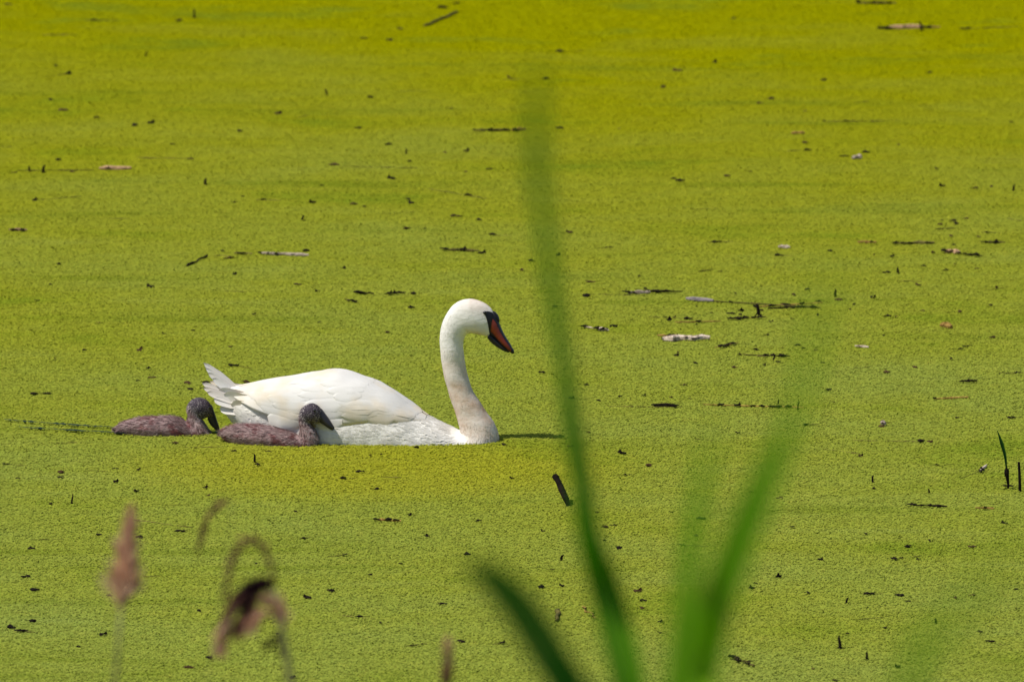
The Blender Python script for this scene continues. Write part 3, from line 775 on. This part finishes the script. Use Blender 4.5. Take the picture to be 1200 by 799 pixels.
OWN = {(206,519): 'black plant scrap beside the near flank of the trailing cygnet', (668,523): 'black plant scrap just past the tip of the swan\'s shadow',
 (242,448): 'black plant scrap by the tips of the swan\'s tail feathers', (288,447): 'black plant scrap just behind the swan\'s rump', (793,416): 'round black plant scrap next to the thick whitish reed stalk',
 (564,296): 'round black plant scrap at the end of a brown stalk', (359,294): 'black plant scrap just behind the pale jointed reed stalk', (177,336): 'black plant scrap lying just beyond a short dark stem'}
for d in DOTS:
    px, py = d[:2]; sz = (d[2] if len(d) > 2 else 6)
    p = on_water(px, py, 0.004); m = px_size(p)
    o = link('plant_scrap', rl.choice(SCR if rl.random() < 0.72 else SCRB), None, p)
    s = sz*m*rl.uniform(1.0, 1.35)
    o.scale = (s*rl.uniform(0.8, 1.25), s*rl.uniform(0.7, 1.5), s*rl.uniform(0.55, 0.95)); o.rotation_euler = (rl.uniform(-.1, .1), 0, rl.uniform(-0.9, 0.9)+rl.choice((0, math.pi)))
    if (px, py) in OWN: tag(o, OWN[(px, py)], 'plant scrap')
    elif (px, py) in ((404,519), (438,519), (452,517), (450,503)): tag(o, 'tiny black speck caught against the swan\'s white flank', 'plant scrap', 'specks along the swan\'s flank')
    else: tag(o, 'small dark scrap of rotten plant lying on the duckweed', 'plant scrap', 'dark plant scraps scattered over the duckweed')
STUBS = [(228,16,4,12),(171,63,3,7),(383,108,4,8),(34,198,4,7),(51,198,5,9),(241,213,5,8),(355,255,4,8),(476,177,3,8),(1188,220,4,8),(888,363,7,13),(979,343,4,10),(1052,317,4,8),(935,474,2.5,13),(912,471,3,7),(1023,561,4,9),
 (984,752,6,16),(1016,768,4,11),(992,703,4,8),(1096,727,4,7),(658,653,5,7),(299,537,4,12),(84,584,3,12),(1089,575,3,6),(1080,31,4,13),(906,420,3,6)]
for (px, py, wd, h) in STUBS:
    p = on_water(px, py+h*0.5, 0.0); m = px_size(p)
    o = link('stem_stub', rl.choice(STB), None, p); o.scale = (wd*m*1.7, wd*m*1.5, h*m)
    o.rotation_euler = (0, rl.uniform(-.15, .25), rl.uniform(-.5, .5))
    tag(o, 'short black stem stub poking up through the duckweed', 'stem stub', 'black stem stubs poking out of the duckweed')

def stalk(name, px0, py0, px1, py1, wpx, mat, label, cat, group=None, rough=0.25, seed=0, bits=0, gap=0.0, z=0.004):
    """a floating stem fragment, kinked and of uneven thickness"""
    a, b = on_water(px0, py0), on_water(px1, py1); rnd = random.Random(seed or int(px0*7+py0)); m = px_size(a)
    n = max(4, int((b-a).length/0.03)); vs, fs = [], []
    mid = (a+b)/2; pts, rad = [], []
    lat = (b-a).cross(Vector((0, 0, 1))).normalized()
    for i in range(n+1):
        s = i/n; e = min(1, 9*min(s, 1-s)+0.55)
        pts.append(a.lerp(b, s)-mid+lat*noise.noise(Vector((s*4, seed+px0, 0)))*wpx*m*1.6+Vector((0, 0, z+wpx*m*0.22*(1+noise.noise(Vector((s*5, 3, px0)))))))
        rad.append(wpx*m*0.5*e*(1+rough*rnd.uniform(-1, 1)))
    if name == 'plant_clump': rad = [r_*rnd.uniform(0.25, 0.8) for r_ in rad]
    tube(vs, fs, pts, rad, 7)
    o = link(name, mesh(name, vs, fs, mat, False), None, mid)
    tag(o, label, cat, group)
    for q in range(bits):                                    # small dark shreds stuck to it
        s = rnd.random(); c = link('shred', rnd.choice(SCR), o, pts[int(s*n)]+Vector((0, -0.004, 0.003))); k = m*rnd.uniform(3, 8)
        c.scale = (k*1.4, k, k*rnd.uniform(0.5, 0.95)); c.rotation_euler = (0, 0, rnd.uniform(-1, 1))
    return o
THIN = [(100,25,138,25),(50,42,90,42),(52,91,86,87),(40,236,96,231),(128,257,152,257.5),(0,173.5,15,173),(348,139,362,136),(20,201,110,200.5),(468,108,502,107.5),(633,94.5,648,93),(656,61.5,692,61),(440,252,488,249),
 (500,222,572,234),(400,196,490,198),(1128,35,1195,32.5),(965,143.5,1058,143),(1000,121.5,1018,120),(810,246,842,245.5),(922,178,952,177),(1158,187,1195,188),(590,94.5,610,94),(785,209,800,214),
 (262,342,290,343),(40,463,62,460),(270,429,295,432),(404,351,420,356),(524,354,560,350),(577,276,600,277.5),(818,319,836,317),(690,345.5,760,347.5),(712,477,800,478),(760,372,800,374),
 (1056,286,1092,287),(1180,257,1200,260),(1150,273,1175,274),(1148,342,1178,338),(872,416,898,419),(1000,432,1020,431),(1117,413,1141,404),(1165,438.5,1200,438),(1183,491,1200,489),
 (812,515,836,517),(960,526,1010,533),(1000,517,1090,518.5),(1126,561,1146,554),(880,578,905,579),(888,612,935,620),(1005,727,1035,724),(1155,751,1185,759),(1048,656,1080,652),(1010,697,1035,696.5),
 (576,756,592,754),(585,759,598,757.5),(217,525.5,262,524.5),(192,594,221,591),(447,560,470,560.5),(385,562,420,561),(345,634,366,630),(384,653,412,650.5),(150,609,225,619),(35,633,75,632.5),(168,676,187,676),
 (20,740,45,742),(150,695,120,700),(615,728,640,724),(400,722,440,726),(476,758,500,755),(100,552,130,553),(5,545,30,546),(640,668,665,667),(720,558,745,557),(800,640,830,641),(1090,546,1120,545),(930,500,960,498),(60,520,90,519.5),
 (1095,270,1120,268),(1050,330,1080,331),(700,292,720,291),(830,285,860,284),(905,300,930,301),(250,300,268,301),(300,235,330,236),(160,186,225,187)]
for i, (x0, y0, x1, y1) in enumerate(THIN):
    stalk('dead_stem', x0, y0, x1, y1, rl.uniform(0.5, 1.15), STEM, 'thin dark thread of dead stem lying on the duckweed', 'dead stem', 'thin dead stems scattered over the duckweed', 0.6, 500+i, rl.choice((0, 0, 1, 2)), z=0.003)
stalk('reed_stalk', 116,199.5,154,199,5,STRAW,'pinkish brown reed stalk with a black shred at one end','reed stalk',None,0.2,1,1)
stalk('reed_stalk', 497,32,536,16,3.2,STEM,'slender brown leaf strip lying slantwise on the duckweed','leaf strip',None,0.3,2)
stalk('reed_stalk', 555,154.5,600,154,3,STEM,'dark broken reed stalk with an orange stub beside it','reed stalk',None,0.4,3,6)
stalk('reed_stalk', 600,154.5,617,153.5,5,RUST,'short orange reed stub at the end of a dark broken stalk','reed stalk',None,0.3,4,1)
stalk('reed_stalk', 1040,34.5,1082,34,5,STRAW,'pink brown reed stalk with an upright black stub on it','reed stalk',None,0.3,5,2)
stalk('reed_stalk', 1030,35,1048,35,3,STEM,'dark crumbled end beside the pink brown reed stalk','reed stalk',None,0.4,6,4)
stalk('reed_stalk', 1082,34,1102,33.5,3,RUST,'short rusty stalk running on from the upright black stub','reed stalk',None,0.4,7,3)
stalk('reed_stalk', 927,158,943,157.5,3.5,RUST,'short faded orange straw alone on the smooth duckweed','straw',None,0.3,8)
stalk('leaf_flake', 999,187.5,1010,186,6,ASH,'whitish curled leaf flake with a dark edge','leaf flake',None,0.4,9,1)
stalk('reed_stalk', 305,298.5,362,301,4,ASH,'pale jointed reed stalk with cracked ends above the swan\'s back','reed stalk',None,0.35,10,4)
stalk('reed_stalk', 274,298,296,299,2.5,STEM,'thin dark stem lying in line with the pale jointed stalk','dead stem',None,0.3,11,1)
stalk('leaf_strip', 219,313,243,301,2.6,ROT,'black narrow leaf strip tilted on the duckweed','leaf strip',None,0.4,12)
stalk('reed_stalk', 522,294,562,295.5,3,STEM,'brown stalk ending in a round black scrap above the swan\'s head','reed stalk',None,0.4,13,3)
stalk('reed_stalk', 10,271,32,271,3,STRAW,'short brown speckled stalk with dark shreds','reed stalk',None,0.4,14,3)
stalk('reed_stalk', 736,345,762,344.5,5,ASH,'whitish straw piece beside a dark brown clump','straw',None,0.4,15,2)
stalk('plant_clump', 760,344,800,344,6,ROT,'dark brown knotted plant clump at the end of a whitish straw','plant clump',None,0.5,16,8)
stalk('reed_stalk', 804,352,836,354.5,5,litter('grey_stalk', (0.10,0.085,0.085), (0.20,0.17,0.17)),'smooth grey stalk tapering into a thin thread','reed stalk',None,0.2,17)
stalk('dead_stem', 830,354,962,362,1.6,STEM,'long thin stem running on from the grey stalk','dead stem',None,0.4,18,3)
stalk('dead_stem', 886,361,965,356,1.6,RUST,'long thin rusty stem crossing the dark stem thread','dead stem',None,0.4,19,6)
stalk('dead_stem', 900,363,950,360.5,2,ROT,'blackened flat stem beside the rusty one','dead stem',None,0.4,20,2)
stalk('dead_stem', 790,379,845,378,1.6,RUST,'thin tan stem lying on pale weed by two black scraps','dead stem',None,0.4,21,1)
stalk('plant_clump', 684,385,714,389,5,ASH,'flaky pale and black plant clump','plant clump',None,0.6,22,7)
stalk('reed_stalk', 777,400,832,398.5,8,ASH,'thick whitish reed stalk with split pale end','reed stalk',None,0.22,23,5)
stalk('dead_stem', 770,394.5,800,395.5,2.4,RUST,'thin rusty sliver lying behind the thick whitish stalk','dead stem',None,0.4,24,1)
stalk('plant_clump', 838,409,866,403,3,RUST,'rusty tangle of weed with black shreds','plant clump',None,0.6,25,8)
stalk('dead_stem', 866,417,926,419,1.8,ROT,'black broken stem thread with several shreds','dead stem',None,0.6,26,8)
stalk('dead_stem', 766,477,796,476.5,4,ROT,'black shredded clump on a long stem line','dead stem',None,0.6,27,6)
stalk('dead_stem', 824,475.5,942,479,1.8,RUST,'long rusty floating stem with upright shoots along it','dead stem',None,0.4,28,10)
stalk('plant_clump', 856,375,900,373,1.5,RUST,'loose weed strand with black heaps','plant clump',None,0.6,29,8)
stalk('straw_tuft', 1107,297,1125,298,7,STRAW,'pink straw tuft with dark ragged tips','plant clump',None,0.5,30,5)
stalk('plant_clump', 1124,299,1151,302,5,ROT,'dark ragged weed heap beside a pink straw tuft','plant clump',None,0.6,31,8)
stalk('dead_stem', 1048,287,1095,286,3.5,STEM,'dark green weed strand of broken bits','weed strand',None,0.6,32,8)
stalk('straw', 1005,285.5,1027,285.5,3.2,RUST,'short golden straw on smooth duckweed','straw',None,0.3,33,1)
stalk('plant_clump', 1154,286,1178,286,4,STEM,'small black weed heap on a thin line','plant clump',None,0.6,34,5)
stalk('straw', 912,291,926,291.5,4,ASH,'short silvery straw piece','straw',None,0.3,35)
stalk('leaf_flake', 1102,383,1115,385.5,6,RUST,'crumpled orange brown leaf flake','leaf flake',None,0.6,36,4)
stalk('leaf_flake', 1002,407,1018,408.5,3,ASH,'small white leaf sliver','leaf flake',None,0.3,37)
stalk('plant_clump', 418,345,438,346.5,6,ROT,'black weed heap by the back of the swan\'s head','plant clump',None,0.6,38,6)
stalk('plant_clump', 450,346,474,345,4,ROT,'flat black weed heap next to a larger one','plant clump',None,0.6,39,6)
p = on_water(667, 594); m = px_size(p); vs, fs = [], []
tube(vs, fs, [Vector((1*m, -3*m, -4*m)), Vector((-3.5*m, 8*m, 8*m)), Vector((-8.5*m, 20*m, 17*m)), Vector((-13*m, 30*m, 26*m)), Vector((-16.5*m, 38*m, 30*m))], [4.0*m, 3.7*m, 3.9*m, 3.4*m, 3.8*m], 9)
tw = tag(link('twig', mesh('twig', vs, fs, ROT, False), None, p), 'stout dark twig slanting out of the duckweed ahead of the swan', 'twig')
for q_, k_ in (((-6*m, 13*m, 15*m), 5), ((-15*m, 36*m, 31*m), 7)):
    c = link('bud', SCR[4], tw, Vector(q_)); c.scale = (k_*m, k_*m, 0.7*k_*m)
stalk('dead_stem', 1070,593.5,1110,595,2.6,ROT,'blackish stem strand with a rusty middle','dead stem',None,0.6,41,7)
stalk('straw', 1143,596.5,1165,597.5,3,RUST,'yellowish straw by the short dark stake','straw',None,0.3,42,1)
stalk('straw', 440,610.5,470,612,3.2,RUST,'yellow brown straw with two black shreds','straw',None,0.5,43,3)
stalk('leaf_flake', 655,716,651,729,5,STEM,'grey green leaf flake beneath the dark twig','leaf flake',None,0.3,44)
stalk('plant_clump', 682,712,698,726,4,RUST,'brown curled leaf scrap beside the tall leaf','leaf flake',None,0.6,45,3)
stalk('plant_clump', 858,772,884,782,6,STEM,'brown weed tangle at the foot of the parted cattail leaves','plant clump',None,0.6,46,9)
stalk('leaf_flake', 1148,554,1156,547,4,ASH,'tiny white shell of leaf with black ends','leaf flake',None,0.4,47,2)
stalk('weed_strand', 1095,469,1135,467,2.5,RUST,'yellow weed strand lying flat','weed strand',None,0.5,48,3)
stalk('plant_clump', 1120,449,1145,448,3,STEM,'green weed strand with a shoot','weed strand',None,0.6,49,5)
stalk('leaf_flake', 1033,497,1037,499,6,ASH,'white fleck of leaf with a black underside','leaf flake',None,0.3,50,1)
stalk('dead_stem', 1005,5,1050,5.5,3,STEM,'blurred dark row of weed bits at the far side','weed strand',None,0.6,51,7)

# upright sprout and stake standing in the water
p = on_water(1181, 573); m = px_size(p)
sp = bpy.data.objects.new('reed_sprout', None); COL.objects.link(sp); sp.location = p
tag(sp, 'young green sprout on a black stem standing in the duckweed', 'sprout')
q = lambda u, v: Vector(((u-1181)*m, 0, (573-v)*m))
ribbon('leaf', [q(1179,548), q(1177.5,535), q(1173,518), q(1168,503)], [2*m, 3.2*m, 4.2*m, 0.6*m], sp, SPROUT, Vector((0.2, -1, 0)))
vs, fs = [], []; tube(vs, fs, [q(1181,580), q(1181.5,568), q(1180,556), q(1179,546)], [1.6*m, 1.4*m, 2.4*m, 1.0*m]); link('stem', mesh('stem', vs, fs, ROT, False), sp)
vs, fs = [], []; tube(vs, fs, [q(1179.5,558), q(1179.5,553.5), q(1179.8,549)], [2.2*m, 3.0*m, 2.4*m]); link('node', mesh('node', vs, fs, ROT, False), sp)
for dx in (-2.5, 2.5):
    c = link('shred', SCR[2], sp, q(1180.5+dx, 569)); c.scale = (7*m, 7*m, 6*m); c.rotation_euler = (0, 0, dx)
p = on_water(1195, 576); m = px_size(p)
vs, fs = [], []; tube(vs, fs, [Vector((0.3*m, 0, -6*m)), Vector((0, 0, 10*m)), Vector((-0.6*m, 0, 24*m)), Vector((-1.4*m, 0, 35*m)), Vector((-1.5*m, 0, 35.6*m))], [1.9*m, 1.7*m, 1.6*m, 1.5*m, 0.8*m], 8)
tag(link('stake', mesh('stake', vs, fs, ROT, False), None, p), 'short dark upright stake beside the green sprout', 'stake')
